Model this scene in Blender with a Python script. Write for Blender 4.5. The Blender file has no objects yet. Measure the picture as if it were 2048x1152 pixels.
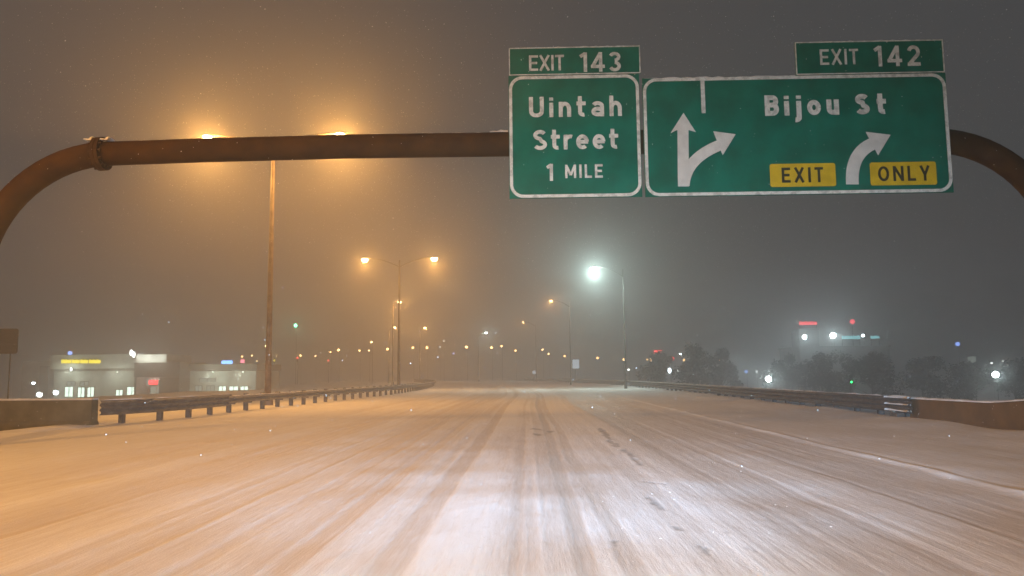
import bpy, math, random
import numpy as np
from mathutils import Vector, Matrix
random.seed(7); RNG = np.random.default_rng(11)
R_ = math.radians
scn = bpy.context.scene

# ------------------------------------------------------------------ camera
F_PX, CAM_H = 1600.0, 1.5
YAW, PITCH, ROLL = R_(1.2164), R_(6.2195), R_(-0.6)
cam_d = bpy.data.cameras.new('camera'); cam = bpy.data.objects.new('camera', cam_d)
scn.collection.objects.link(cam); scn.camera = cam
cam_d.sensor_width = 36; cam_d.lens = 36 * F_PX / 2048
cam_d.clip_start = 0.1; cam_d.clip_end = 6000
CAM_R = (Matrix.Rotation(YAW, 3, 'Z') @ Matrix.Rotation(math.pi / 2 + PITCH, 3, 'X') @ Matrix.Rotation(ROLL, 3, 'Z'))
cam.matrix_world = Matrix.Translation((0, 0, CAM_H)) @ CAM_R.to_4x4()

# ------------------------------------------------------------------ sky: snow cloud lit by the town
w = bpy.data.worlds.new('World'); scn.world = w; w.use_nodes = True
wn = w.node_tree; wn.nodes.clear()
out = wn.nodes.new('ShaderNodeOutputWorld'); bg = wn.nodes.new('ShaderNodeBackground')
bg.inputs['Color'].default_value = (0.056, 0.058, 0.061, 1); bg.inputs['Strength'].default_value = 1.0
wn.links.new(bg.outputs[0], out.inputs[0])

# ------------------------------------------------------------------ render settings
scn.view_settings.view_transform = 'Standard'; scn.view_settings.look = 'None'
scn.view_settings.exposure = 0.0; scn.view_settings.gamma = 1
scn.render.engine = 'CYCLES'
cy = scn.cycles
cy.use_denoising = True
cy.max_bounces = 5; cy.diffuse_bounces = 2; cy.glossy_bounces = 2; cy.transmission_bounces = 2
cy.volume_bounces = 1; cy.sample_clamp_indirect = 3.0; cy.sample_clamp_direct = 0.0
HAZE_DENSITY, HAZE_G = 0.0062, 0.80
SODIUM = (1.0, 0.46, 0.10); LEDW = (0.72, 1.0, 0.93); COOL = (0.7, 0.93, 1.0)

# ------------------------------------------------------------------ helpers
def P(x, y, d):
    """world point at depth d (metres along the road) seen at photo position x, y"""
    v = CAM_R @ Vector(((x - 1024) / F_PX, (576 - y) / F_PX, -1.0))
    return Vector((0, 0, CAM_H)) + v * (d / v.y)
def G(x, y):
    v = CAM_R @ Vector(((x - 1024) / F_PX, (576 - y) / F_PX, -1.0))
    return Vector((0, 0, CAM_H)) + v * (-CAM_H / v.z)
def road_c(Y):
    return -np.maximum(np.asarray(Y, float) - 55, 0) ** 2 / 1200.0
def rc(Y): return float(road_c(Y))
RLX = ([25.4, 27, 30, 36, 42, 52, 65, 80], [-13.75, -12.98, -12.6, -12.45, -12.1, -11.5, -10.75, -10.6])
def rail_left(Y): return float(np.interp(Y, *RLX)) + rc(Y)
def rail_right(Y): return 11.15 + 0.015 * max(0, Y - 45) + rc(Y)
def ground_z(X, Y):
    u = X - rc(Y)
    if u < 0:
        t = min(max((-u - 34) / 26, 0), 1); z = -0.12 - 2.2 * t * t * (3 - 2 * t)
        if Y > 150: z -= 0
    else:
        t = min(max((u - 14.2) / 16, 0), 1); z = -0.12 - 6.4 * t * t * (3 - 2 * t)
    return z

class MB:
    def __init__(s): s.v = []; s.f = []
    def add(s, vs, fs):
        b = len(s.v); s.v += [tuple(q) for q in vs]; s.f += [tuple(i + b for i in q) for q in fs]; return s
    def box(s, x0, x1, y0, y1, z0, z1):
        return s.add([(x0, y0, z0), (x1, y0, z0), (x1, y1, z0), (x0, y1, z0), (x0, y0, z1), (x1, y0, z1), (x1, y1, z1), (x0, y1, z1)],
                     [(0, 3, 2, 1), (4, 5, 6, 7), (0, 1, 5, 4), (1, 2, 6, 5), (2, 3, 7, 6), (3, 0, 4, 7)])
    def tube(s, pts, rad, n=10, cap=True):
        pts = [Vector(p) for p in pts]; rings = []
        if not hasattr(rad, '__len__'): rad = [rad] * len(pts)
        up = None
        for i, p in enumerate(pts):
            t = (pts[min(i + 1, len(pts) - 1)] - pts[max(i - 1, 0)]).normalized()
            if up is None:
                up = Vector((0, 0, 1)) if abs(t.z) < 0.9 else Vector((1, 0, 0))
            a = (up - t * up.dot(t)).normalized(); up = a; b = t.cross(a)
            rings.append([p + (a * math.cos(2 * math.pi * k / n) + b * math.sin(2 * math.pi * k / n)) * rad[i] for k in range(n)])
        vs = [q for r in rings for q in r]; fs = []
        for i in range(len(pts) - 1):
            for k in range(n):
                fs.append((i * n + k, i * n + (k + 1) % n, (i + 1) * n + (k + 1) % n, (i + 1) * n + k))
        if cap:
            fs.append(tuple(range(n))[::-1]); fs.append(tuple((len(pts) - 1) * n + k for k in range(n)))
        return s.add(vs, fs)
    def prism(s, poly, y0, y1):
        """poly: list of (x, z); extruded from y0 (front) to y1"""
        n = len(poly)
        vs = [(x, y0, z) for x, z in poly] + [(x, y1, z) for x, z in poly]
        fs = [tuple(range(n)), tuple(range(n, 2 * n))[::-1]]
        fs += [(i, i + n, (i + 1) % n + n, (i + 1) % n) for i in range(n)]
        return s.add(vs, fs)
    def sweep(s, path, prof):
        """path: list of (origin, side vector); prof: closed list of (offset, z)"""
        n = len(prof); vs = []
        for o, sd in path:
            for a, z in prof: vs.append(Vector(o) + Vector(sd) * a + Vector((0, 0, z)))
        fs = []
        for i in range(len(path) - 1):
            for k in range(n):
                fs.append((i * n + k, i * n + (k + 1) % n, (i + 1) * n + (k + 1) % n, (i + 1) * n + k))
        fs.append(tuple(range(n))[::-1]); fs.append(tuple((len(path) - 1) * n + k for k in range(n)))
        return s.add(vs, fs)
    def ball(s, c, rx, ry, rz, nu=10, nv=7, lower=False):
        vs = []; fs = []
        for j in range(nv + 1):
            th = math.pi * (0.5 + 0.5 * j / nv if lower else j / nv)
            for i in range(nu):
                ph = 2 * math.pi * i / nu
                vs.append((c[0] + rx * math.sin(th) * math.cos(ph), c[1] + ry * math.sin(th) * math.sin(ph), c[2] + rz * math.cos(th)))
        for j in range(nv):
            for i in range(nu):
                fs.append((j * nu + i, (j + 1) * nu + i, (j + 1) * nu + (i + 1) % nu, j * nu + (i + 1) % nu))
        return s.add(vs, fs)
    def mesh(s, name, mat, smooth=False):
        m = bpy.data.meshes.new(name); m.from_pydata(s.v, [], s.f); m.update()
        if mat: m.materials.append(mat)
        if smooth: m.polygons.foreach_set('use_smooth', [True] * len(m.polygons))
        return m
    def build(s, name, mat, parent=None, smooth=False, loc=None):
        o = bpy.data.objects.new(name, s.mesh(name, mat, smooth)); scn.collection.objects.link(o)
        if parent: o.parent = parent
        if loc is not None: o.location = loc
        return o
def empty(name, loc=(0, 0, 0), rz=0):
    o = bpy.data.objects.new(name, None); scn.collection.objects.link(o)
    o.location = loc; o.rotation_euler = (0, 0, rz); o.empty_display_size = 0.2; return o
def tag(o, label=None, cat=None, group=None, kind=None):
    if label: o['label'] = label
    if cat: o['category'] = cat
    if group: o['group'] = group
    if kind: o['kind'] = kind
    return o
def share(name, mesh, parent=None, loc=(0, 0, 0), rz=0, scale=None):
    o = bpy.data.objects.new(name, mesh); scn.collection.objects.link(o); o.parent = parent
    o.location = loc; o.rotation_euler = (0, 0, rz)
    if scale: o.scale = scale
    return o

# ------------------------------------------------------------------ materials
def mat_base(name):
    m = bpy.data.materials.new(name); m.use_nodes = True
    return m, m.node_tree, m.node_tree.nodes['Principled BSDF']
def mat_noise(name, c1, c2, scale=3.0, rough=0.6, metal=0.0, bump=0.0, bscale=30, contrast=(0.35, 0.65), spec=0.5):
    m, nt, b = mat_base(name)
    tc = nt.nodes.new('ShaderNodeTexCoord'); n = nt.nodes.new('ShaderNodeTexNoise')
    n.inputs['Scale'].default_value = scale; n.inputs['Detail'].default_value = 5
    nt.links.new(tc.outputs['Object'], n.inputs['Vector'])
    r = nt.nodes.new('ShaderNodeValToRGB')
    r.color_ramp.elements[0].position = contrast[0]; r.color_ramp.elements[0].color = (*c1, 1)
    r.color_ramp.elements[1].position = contrast[1]; r.color_ramp.elements[1].color = (*c2, 1)
    nt.links.new(n.outputs['Fac'], r.inputs[0]); nt.links.new(r.outputs[0], b.inputs['Base Color'])
    b.inputs['Roughness'].default_value = rough; b.inputs['Metallic'].default_value = metal
    b.inputs['Specular IOR Level'].default_value = spec
    if bump:
        n2 = nt.nodes.new('ShaderNodeTexNoise'); n2.inputs['Scale'].default_value = bscale; n2.inputs['Detail'].default_value = 4
        nt.links.new(tc.outputs['Object'], n2.inputs['Vector'])
        bp = nt.nodes.new('ShaderNodeBump'); bp.inputs['Strength'].default_value = bump; bp.inputs['Distance'].default_value = 0.02
        nt.links.new(n2.outputs['Fac'], bp.inputs['Height']); nt.links.new(bp.outputs[0], b.inputs['Normal'])
    return m
def mat_emit(name, col, strength):
    m = bpy.data.materials.new(name); m.use_nodes = True; nt = m.node_tree; nt.nodes.clear()
    o = nt.nodes.new('ShaderNodeOutputMaterial'); e = nt.nodes.new('ShaderNodeEmission')
    e.inputs['Color'].default_value = (*col, 1); e.inputs['Strength'].default_value = strength
    nt.links.new(e.outputs[0], o.inputs[0]); m.cycles.emission_sampling = 'NONE'
    return m
M = dict(
    brown=mat_noise('brown_paint', (0.036, 0.016, 0.0045), (0.062, 0.028, 0.0075), 2.5, 0.85, spec=0.2, bump=0.2, bscale=14),
    pole=mat_noise('weathered_pole_steel', (0.07, 0.042, 0.024), (0.20, 0.14, 0.10), 3.0, 0.6, bump=0.3, bscale=9),
    silhouette_pole=mat_noise('silhouette_pole_steel', (0.035, 0.024, 0.014), (0.075, 0.052, 0.032), 3.0, 0.7, bump=0.3, bscale=9),  # pole steel darkened in colour so the farther lamp posts read as silhouettes
    galv=mat_noise('galvanised_steel', (0.10, 0.096, 0.09), (0.19, 0.182, 0.17), 4, 0.55, 0.3, bump=0.1),
    railgalv=mat_noise('dark_rail_steel', (0.055, 0.05, 0.045), (0.11, 0.10, 0.09), 4, 0.65, 0.2, bump=0.1),  # darker steel tone for the right guardrail
    darkgalv=mat_noise('dirty_silhouette_steel', (0.05, 0.045, 0.04), (0.11, 0.10, 0.09), 5, 0.7),  # dirty post steel, also used to darken lamp poles into silhouettes
    concrete=mat_noise('stained_concrete', (0.085, 0.074, 0.042), (0.145, 0.125, 0.076), 2.2, 0.85, bump=0.3, bscale=22),
    browncon=mat_noise('brown_stained_concrete', (0.085, 0.041, 0.010), (0.125, 0.062, 0.018), 2.2, 0.85, bump=0.3, bscale=22),
    snow=mat_noise('clinging_snow', (0.72, 0.70, 0.68), (0.84, 0.83, 0.82), 6, 0.75, bump=0.5, bscale=18, spec=0.2),
    green=mat_noise('green_sheeting', (0.0, 0.105, 0.069), (0.0, 0.160, 0.108), 1.6, 0.6, spec=0.08),
    white=mat_noise('white_sheeting', (0.46, 0.47, 0.43), (0.70, 0.71, 0.66), 9, 0.6, contrast=(0.36, 0.56), spec=0.2),
    arrow=mat_noise('arrow_sheeting', (0.56, 0.56, 0.52), (0.68, 0.68, 0.63), 4, 0.6, spec=0.2),
    yellow=mat_noise('yellow_sheeting', (0.56, 0.38, 0.008), (0.68, 0.47, 0.012), 4, 0.45),
    black=mat_noise('black_legend', (0.012, 0.012, 0.01), (0.03, 0.03, 0.02), 5, 0.5),
    alu=mat_noise('sign_back_aluminium', (0.22, 0.22, 0.22), (0.34, 0.34, 0.34), 4, 0.5, 0.4),
    housing=mat_noise('lamp_housing', (0.16, 0.15, 0.14), (0.26, 0.25, 0.23), 8, 0.5),
    pale=mat_noise('pale_facade', (0.40, 0.40, 0.36), (0.55, 0.55, 0.50), 0.6, 0.8),
    grey=mat_noise('grey_facade', (0.13, 0.12, 0.11), (0.19, 0.18, 0.165), 0.6, 0.8),
    darkw=mat_noise('dark_facade', (0.05, 0.045, 0.04), (0.085, 0.075, 0.07), 0.8, 0.8),
    bark=mat_noise('bark', (0.04, 0.03, 0.02), (0.09, 0.07, 0.05), 6, 0.9),
    leaf=mat_noise('dark_foliage', (0.006, 0.007, 0.006), (0.016, 0.018, 0.015), 1.5, 0.8),
)
M['e_sodium'] = mat_emit('sodium_lens', (1.0, 0.72, 0.34), 26)
M['e_sodium_far'] = mat_emit('far_sodium_lens', (1.0, 0.55, 0.20), 13)
M['e_amber_far'] = mat_emit('far_amber_lens', (1.0, 0.66, 0.30), 11)
M['e_white'] = mat_emit('white_led_lens', (0.86, 1.0, 0.96), 60)
M['e_white_far'] = mat_emit('far_white_lens', (0.80, 0.95, 1.0), 16)
M['e_white_dim'] = mat_emit('dim_white_lens', (0.9, 0.95, 0.9), 5)
M['e_blue'] = mat_emit('blue_sign_glow', (0.14, 0.40, 1.0), 6)
M['e_bluedim'] = mat_emit('blue_lamp_glow', (0.25, 0.40, 1.0), 3.5)
M['e_red'] = mat_emit('red_sign_glow', (1.0, 0.05, 0.07), 3.2)
M['e_reddim'] = mat_emit('red_tail_glow', (1.0, 0.07, 0.06), 4)
M['e_pink'] = mat_emit('pink_sign_glow', (1.0, 0.25, 0.35), 3.4)
M['e_yellow'] = mat_emit('yellow_letter_glow', (0.95, 0.78, 0.04), 2.2)
M['e_teal'] = mat_emit('teal_letter_glow', (0.28, 0.80, 0.85), 1.5)
M['e_green'] = mat_emit('green_signal_lens', (0.02, 1.0, 0.18), 8)
M['e_greenw'] = mat_emit('green_white_lens', (0.13, 1.0, 0.50), 14)
M['e_window'] = mat_emit('lit_window', (0.72, 0.95, 0.80), 2.6)
M['e_windowdim'] = mat_emit('dim_lit_window', (0.66, 0.80, 0.68), 0.42)
M['e_panel'] = mat_emit('pale_sign_face', (0.55, 0.68, 0.78), 0.9)

# ------------------------------------------------------------------ snow materials
def snow_mat(name, road):
    m, nt, b = mat_base(name)
    L = nt.links.new
    tc = nt.nodes.new('ShaderNodeTexCoord')
    mp = nt.nodes.new('ShaderNodeMapping'); mp.inputs['Scale'].default_value = (1.0, 0.09, 1.0) if road else (1, 1, 1)
    L(tc.outputs['Object'], mp.inputs['Vector'])
    n = nt.nodes.new('ShaderNodeTexNoise'); n.inputs['Scale'].default_value = 7 if road else 0.8; n.inputs['Detail'].default_value = 7
    n.inputs['Roughness'].default_value = 0.65
    L(mp.outputs[0], n.inputs['Vector'])
    fine = nt.nodes.new('ShaderNodeTexNoise'); fine.inputs['Scale'].default_value = 60; fine.inputs['Detail'].default_value = 4
    L(tc.outputs['Object'], fine.inputs['Vector'])
    if road:
        at = nt.nodes.new('ShaderNodeAttribute'); at.attribute_name = 'wear'
        sp = nt.nodes.new('ShaderNodeSeparateColor'); L(at.outputs['Color'], sp.inputs[0])
        # fresh amount + streak noise -> crust mask
        a1 = nt.nodes.new('ShaderNodeMath'); a1.operation = 'MULTIPLY_ADD'
        L(n.outputs['Fac'], a1.inputs[0]); a1.inputs[1].default_value = 0.7; a1.inputs[2].default_value = -0.35
        mp2 = nt.nodes.new('ShaderNodeMapping'); mp2.inputs['Scale'].default_value = (1.0, 0.06, 1.0); L(tc.outputs['Object'], mp2.inputs['Vector'])
        n3 = nt.nodes.new('ShaderNodeTexNoise'); n3.inputs['Scale'].default_value = 26; n3.inputs['Detail'].default_value = 5; n3.inputs['Roughness'].default_value = 0.7
        L(mp2.outputs[0], n3.inputs['Vector'])
        a0 = nt.nodes.new('ShaderNodeMath'); a0.operation = 'MULTIPLY_ADD'; L(n3.outputs['Fac'], a0.inputs[0]); a0.inputs[1].default_value = 1.2; a0.inputs[2].default_value = -0.6
        a2b = nt.nodes.new('ShaderNodeMath'); a2b.operation = 'ADD'; L(a0.outputs[0], a2b.inputs[0]); L(a1.outputs[0], a2b.inputs[1])
        a2 = nt.nodes.new('ShaderNodeMath'); a2.operation = 'ADD'; a2.use_clamp = True
        L(sp.outputs[0], a2.inputs[0]); L(a2b.outputs[0], a2.inputs[1])
        mix = nt.nodes.new('ShaderNodeMixRGB'); L(a2.outputs[0], mix.inputs[0])
        mix.inputs[1].default_value = (0.61, 0.56, 0.53, 1); mix.inputs[2].default_value = (0.88, 0.89, 0.92, 1)
        mix2 = nt.nodes.new('ShaderNodeMixRGB'); L(sp.outputs[1], mix2.inputs[0]); L(mix.outputs[0], mix2.inputs[1])
        mix2.inputs[2].default_value = (0.05, 0.05, 0.05, 1)
        L(mix2.outputs[0], b.inputs['Base Color'])
        rr = nt.nodes.new('ShaderNodeMapRange'); L(a2.outputs[0], rr.inputs[0]); rr.inputs[3].default_value = 0.5; rr.inputs[4].default_value = 0.8
        L(rr.outputs[0], b.inputs['Roughness'])
    else:
        r = nt.nodes.new('ShaderNodeValToRGB'); r.color_ramp.elements[0].color = (0.62, 0.61, 0.61, 1); r.color_ramp.elements[1].color = (0.80, 0.80, 0.81, 1)
        L(n.outputs['Fac'], r.inputs[0]); L(r.outputs[0], b.inputs['Base Color']); b.inputs['Roughness'].default_value = 0.8
    b.inputs['Specular IOR Level'].default_value = 0.25
    add = nt.nodes.new('ShaderNodeMath'); add.operation = 'MULTIPLY_ADD'
    L(fine.outputs['Fac'], add.inputs[0]); add.inputs[1].default_value = 0.35; L(n.outputs['Fac'], add.inputs[2])
    bp = nt.nodes.new('ShaderNodeBump'); bp.inputs['Strength'].default_value = 0.42; bp.inputs['Distance'].default_value = 0.03
    if road:
        ad2 = nt.nodes.new('ShaderNodeMath'); ad2.operation = 'MULTIPLY_ADD'; L(n3.outputs['Fac'], ad2.inputs[0]); ad2.inputs[1].default_value = 0.6; L(add.outputs[0], ad2.inputs[2]); add = ad2
    L(add.outputs[0], bp.inputs['Height']); L(bp.outputs[0], b.inputs['Normal'])
    return m

def vnoise(x, y, seed, n=256):
    g = np.random.default_rng(seed).random((n, n))
    xi = np.floor(x).astype(int); yi = np.floor(y).astype(int); fx = x - xi; fy = y - yi
    fx = fx * fx * (3 - 2 * fx); fy = fy * fy * (3 - 2 * fy)
    a = g[xi % n, yi % n]; b = g[(xi + 1) % n, yi % n]; c = g[xi % n, (yi + 1) % n]; d = g[(xi + 1) % n, (yi + 1) % n]
    return (a * (1 - fx) + b * fx) * (1 - fy) + (c * (1 - fx) + d * fx) * fy
def sstep(a, b, x):
    t = np.clip((x - a) / (b - a), 0, 1); return t * t * (3 - 2 * t)
def grid_mesh(name, X, Y, Z, mat, attr=None):
    r, c = X.shape
    m = bpy.data.meshes.new(name)
    co = np.stack([X, Y, Z], -1).reshape(-1, 3).astype(np.float32)
    idx = np.arange(r * c).reshape(r, c)
    q = np.stack([idx[:-1, :-1], idx[:-1, 1:], idx[1:, 1:], idx[1:, :-1]], -1).reshape(-1, 4)
    m.vertices.add(len(co)); m.vertices.foreach_set('co', co.ravel())
    m.loops.add(q.size); m.loops.foreach_set('vertex_index', q.ravel().astype(np.int32))
    m.polygons.add(len(q)); m.polygons.foreach_set('loop_start', (np.arange(len(q)) * 4).astype(np.int32))
    m.polygons.foreach_set('use_smooth', np.ones(len(q), bool))
    m.update(calc_edges=True)
    if attr is not None:
        a = m.color_attributes.new('wear', 'FLOAT_COLOR', 'POINT')
        a.data.foreach_set('color', attr.reshape(-1, 4).astype(np.float32).ravel())
    m.materials.append(mat)
    o = bpy.data.objects.new(name, m); scn.collection.objects.link(o); return o

# ------------------------------------------------------------------ road under packed snow, ruts and ridges as relief
ys = np.concatenate([np.linspace(-30, 3.0, 24)[:-1], 3.0 * (240 / 3.0) ** (np.linspace(0, 1, 760))])
xs = np.concatenate([np.linspace(-15.5, -5.5, 90)[:-1], np.linspace(-5.5, 7.6, 400)[:-1], np.linspace(7.6, 13.6, 90)])
U, YY = np.meshgrid(xs, ys)
z = np.zeros_like(U); fresh = np.full_like(U, 0.44); asph = np.zeros_like(U)
wand = 0.10 * np.sin(YY * 0.06) + 0.05 * np.sin(YY * 0.17 + 1)
UW = U + wand * sstep(0, 30, YY)
# broad streaks along the direction of travel
s1 = vnoise(UW * 1.1 + 30, YY * 0.018 + 5, 1); s2 = vnoise(UW * 3.3 + 9, YY * 0.05 + 2, 2); s3 = vnoise(UW * 9 + 3, YY * 0.12, 3); s4 = vnoise(UW * 22, YY * 0.35, 4)
patch = vnoise(UW * 1.3 + 7, YY * 0.16, 5); crumb = vnoise(U * 16, YY * 7, 6) * vnoise(U * 5, YY * 2.2, 7)
fresh += (s1 - 0.5) * 0.45 + (s2 - 0.5) * 0.45 + (s3 - 0.5) * 0.35 + (s4 - 0.5) * 0.16 + (patch - 0.5) * 0.42 + 0.05
z += (s2 - 0.5) * 0.006 + (s3 - 0.5) * 0.005 + (s4 - 0.5) * 0.003 + (patch - 0.5) * 0.004 + crumb * 0.005
# fresh crust left between the wheel paths of the lane
for c, hw, amt in ((-0.55, 0.42, 0.55), (0.02, 0.10, 0.45), (0.24, 0.16, 0.2), (1.35, 0.55, 0.42), (2.1, 0.35, 0.22), (-1.75, 0.22, 0.12)):
    k = sstep(hw * 1.25, hw * 0.75, np.abs(UW - c)); fresh += amt * k * (0.45 + 0.9 * patch)
    z += 0.010 * k
# wheel paths: (centre, half width, depth)
for c, hw, dp, dull in ((-1.12, 0.15, 0.004, 0.65), (0.47, 0.10, 0.004, 0.75), (0.80, 0.09, 0.005, 0.65), (-0.17, 0.06, 0.002, 0.45), (-1.98, 0.13, 0.008, 0.45),
                        (-2.75, 0.10, 0.008, 0.25), (-3.6, 0.22, 0.010, 0.3), (-5.2, 0.2, 0.008, 0.25), (2.62, 0.06, 0.005, 0.35), (3.3, 0.10, 0.008, 0.25), (4.35, 0.05, 0.005, 0.45), (5.05, 0.2, 0.008, 0.2), (-6.7, 0.25, 0.008, 0.2), (-8.4, 0.2, 0.006, 0.15)):
    wob = 0.05 * (vnoise(YY * 0.15 + c * 17, YY * 0, 61) - 0.5) + 0.03 * (vnoise(YY * 0.9 + c * 31, YY * 0, 62) - 0.5)
    brk = sstep(0.12, 0.42, vnoise(YY * 0.12 + c * 13, YY * 0 + c, 63)) if dull < 0.5 else 1.0
    dx = np.abs(UW + wob - c) / hw
    k = sstep(1.2, 0.8, dx) * brk; fresh = fresh * (1 - dull * k) + 0.02 * k
    z -= dp * k * (0.92 + 0.08 * np.cos((UW - c) * 90)); edge = np.exp(-((dx - 1.28) / 0.13) ** 2) * brk
    z += edge * (0.004 if hw > 0.11 else 0.0015) * (0.3 + s4); fresh += edge * (0.22 if hw > 0.11 else 0.05) * dull * (0.2 + 1.4 * s4)
# ploughed ridge on the right with undisturbed snow beyond it
rw = 5.98 + 0.07 * (vnoise(YY * 0.25, YY * 0, 12) - 0.5) + 0.05 * (vnoise(YY * 1.7, YY * 0, 13) - 0.5)
rg = np.exp(-((U - rw) / 0.12) ** 2) * (0.6 + 0.7 * vnoise(U * 3, YY * 1.6, 14)) * sstep(0, 10, YY)
z += 0.022 * rg; fresh += 0.2 * rg
far_r = sstep(0, 0.35, U - rw)
flat_n = vnoise(U * 0.5, YY * 0.3, 15)
fresh = fresh * (1 - far_r) + far_r * (0.62 + 0.1 * (flat_n - 0.5)); z = z * (1 - far_r * 0.8) + far_r * 0.025
z += rg * 0.012
far_l = sstep(-7.2, -9.0, U)
fresh = fresh * (1 - far_l) + far_l * (0.66 + 0.15 * (flat_n - 0.5)); z = z * (1 - far_l * 0.6) + far_l * 0.03
# drifts banked against the rails
br = 11.15 + 0.015 * np.maximum(0, YY - 45)
drift = vnoise(U * 0.6, YY * 0.45, 21); lump = vnoise(U * 2.2, YY * 1.3, 22)
z += sstep(-2.6, -0.1, U - br) * (0.02 + 0.13 * drift + 0.09 * lump * sstep(26, 34, YY))
bl = np.interp(YY, *RLX)
z += sstep(1.2, -0.6, U - bl) * (0.05 * drift + 0.03 * lump - 0.02)
z += (vnoise(U * 1.2, YY * 0.8, 31) - 0.5) * 0.02
# spots where the asphalt shows through
for pts, wd in (([(1203, 858), (1213, 872), (1222, 884), (1232, 894)], 0.10), ([(1246, 902), (1258, 910), (1270, 922), (1283, 932)], 0.075),
                ([(1068, 858), (1084, 860)], 0.13), ([(1072, 869), (1080, 871)], 0.12), ([(1098, 862), (1100, 864)], 0.12), ([(1402, 1098), (1418, 1112)], 0.035),
                ([(1456, 1068), (1520, 1118)], 0.014), ([(1231, 1082), (1232, 1090)], 0.022), ([(1300, 998), (1326, 1020)], 0.04), ([(1288, 965), (1330, 972)], 0.022), ([(1350, 1056), (1362, 1062)], 0.03)):
    for k in range(len(pts) - 1):
        a = G(*pts[k]); b = G(*pts[k + 1]); ab = np.array([b.x - a.x, b.y - a.y]); L2 = max(ab @ ab, 1e-6)
        t = np.clip(((U - a.x) * ab[0] + (YY - a.y) * ab[1]) / L2, 0, 1)
        dd = np.hypot((U - a.x - t * ab[0]), (YY - a.y - t * ab[1]) * 0.45) / wd
        rag = vnoise(U * 12, YY * 4, 41) * 1.0 + vnoise(U * 30, YY * 12, 42) * 0.8
        k_ = sstep(1.25, 0.5, dd + (rag - 0.7) * 1.1); asph = np.maximum(asph, k_ * 0.42); z -= 0.006 * k_
edge = sstep(13.0, 13.6, U) + sstep(-14.9, -15.5, U)
z -= edge * 0.6
col4 = np.stack([np.clip(fresh, 0, 1), np.clip(asph, 0, 1), 0 * U, 0 * U + 1], -1)
road = grid_mesh('snowy_road', U + road_c(YY), YY, z, snow_mat('road_snow', True), col4); tag(road, kind='structure')
def road_z(X, Y):
    iy = int(np.clip(np.searchsorted(ys, Y), 0, len(ys) - 1)); ix = int(np.clip(np.searchsorted(xs, X - rc(Y)), 0, len(xs) - 1))
    return float(z[iy, ix])

# ------------------------------------------------------------------ ground beside the road out to the horizon
gy = np.concatenate([np.linspace(-60, 240, 150)[:-1], 240 * (2600 / 240) ** np.linspace(0, 1, 60)])
gu = np.concatenate([-np.geomspace(2400, 62, 40), np.linspace(-60, -13.8, 60), [-13.2, 0, 12.6], np.linspace(13.2, 40, 50), np.geomspace(43, 2400, 40)])
GU, GY = np.meshgrid(gu, gy)
cY = np.where(GY < 240, road_c(GY), road_c(240))
tl = sstep(34, 60, -GU); tr = sstep(14.2, 30.2, GU)
gz = -0.12 - 2.2 * tl - 6.4 * tr
gz += np.where((GU > -13.5) & (GU < 13), -0.5, 0) * np.where(GY > 236, 0.4, 1)
mound = np.exp(-((GU + 14.6) / 1.6) ** 2) * 0.16
gz += mound + (vnoise(GU * 0.35 + 900, GY * 0.3 + 50, 51) - 0.5) * 0.22 * (np.abs(GU) > 13) + (vnoise(GU * 0.04 + 900, GY * 0.04 + 50, 52) - 0.5) * 0.8 * (np.abs(GU) > 30)
ground = grid_mesh('snow_ground', GU + cY, GY, gz, snow_mat('ground_snow', False)); tag(ground, kind='structure')

# ------------------------------------------------------------------ haze of blowing snow
hz = MB().box(-2500, 2500, -70, 2700, -10.5, 19.5)
m = bpy.data.materials.new('haze_air'); m.use_nodes = True; nt = m.node_tree; nt.nodes.clear()
o_ = nt.nodes.new('ShaderNodeOutputMaterial'); pv = nt.nodes.new('ShaderNodeVolumePrincipled')
pv.inputs['Color'].default_value = (0.94, 0.94, 0.94, 1); pv.inputs['Density'].default_value = HAZE_DENSITY; pv.inputs['Anisotropy'].default_value = HAZE_G
nt.links.new(pv.outputs[0], o_.inputs['Volume'])
try: m.cycles.homogeneous_volume = True
except Exception: pass
try: m.cycles.volume_sampling = 'MULTIPLE_IMPORTANCE'
except Exception: pass
tag(hz.build('haze', m), kind='stuff')

# ------------------------------------------------------------------ lights
def spot(name, loc, power, col, size=165, blend=0.5, soft=0.2, parent=None, aim=None):
    l = bpy.data.lights.new(name, 'SPOT'); l.energy = power; l.color = col; l.spot_size = R_(size); l.spot_blend = blend; l.shadow_soft_size = soft
    o = bpy.data.objects.new(name, l); scn.collection.objects.link(o); o.location = loc
    if aim is not None: o.rotation_euler = (Vector(aim) - Vector(loc)).to_track_quat('-Z', 'Y').to_euler()
    if parent: o.parent = parent
    return o
def point(name, loc, power, col, soft=0.2, parent=None):
    l = bpy.data.lights.new(name, 'POINT'); l.energy = power; l.color = col; l.shadow_soft_size = soft
    o = bpy.data.objects.new(name, l); scn.collection.objects.link(o); o.location = loc
    if parent: o.parent = parent
    return o
# the headlamps of the car the picture was taken from
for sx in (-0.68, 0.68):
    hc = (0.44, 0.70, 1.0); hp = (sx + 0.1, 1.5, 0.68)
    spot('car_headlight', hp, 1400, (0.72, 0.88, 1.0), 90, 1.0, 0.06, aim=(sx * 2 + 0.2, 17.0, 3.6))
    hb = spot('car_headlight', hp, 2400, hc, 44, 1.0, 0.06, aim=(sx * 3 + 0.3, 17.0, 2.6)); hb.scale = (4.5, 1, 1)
    hb = spot('car_headlight', hp, 18500, hc, 17, 1.0, 0.06, aim=(sx * 2.4 + 0.7, 16.0, 0.85)); hb.scale = (5.0, 1, 1)

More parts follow.
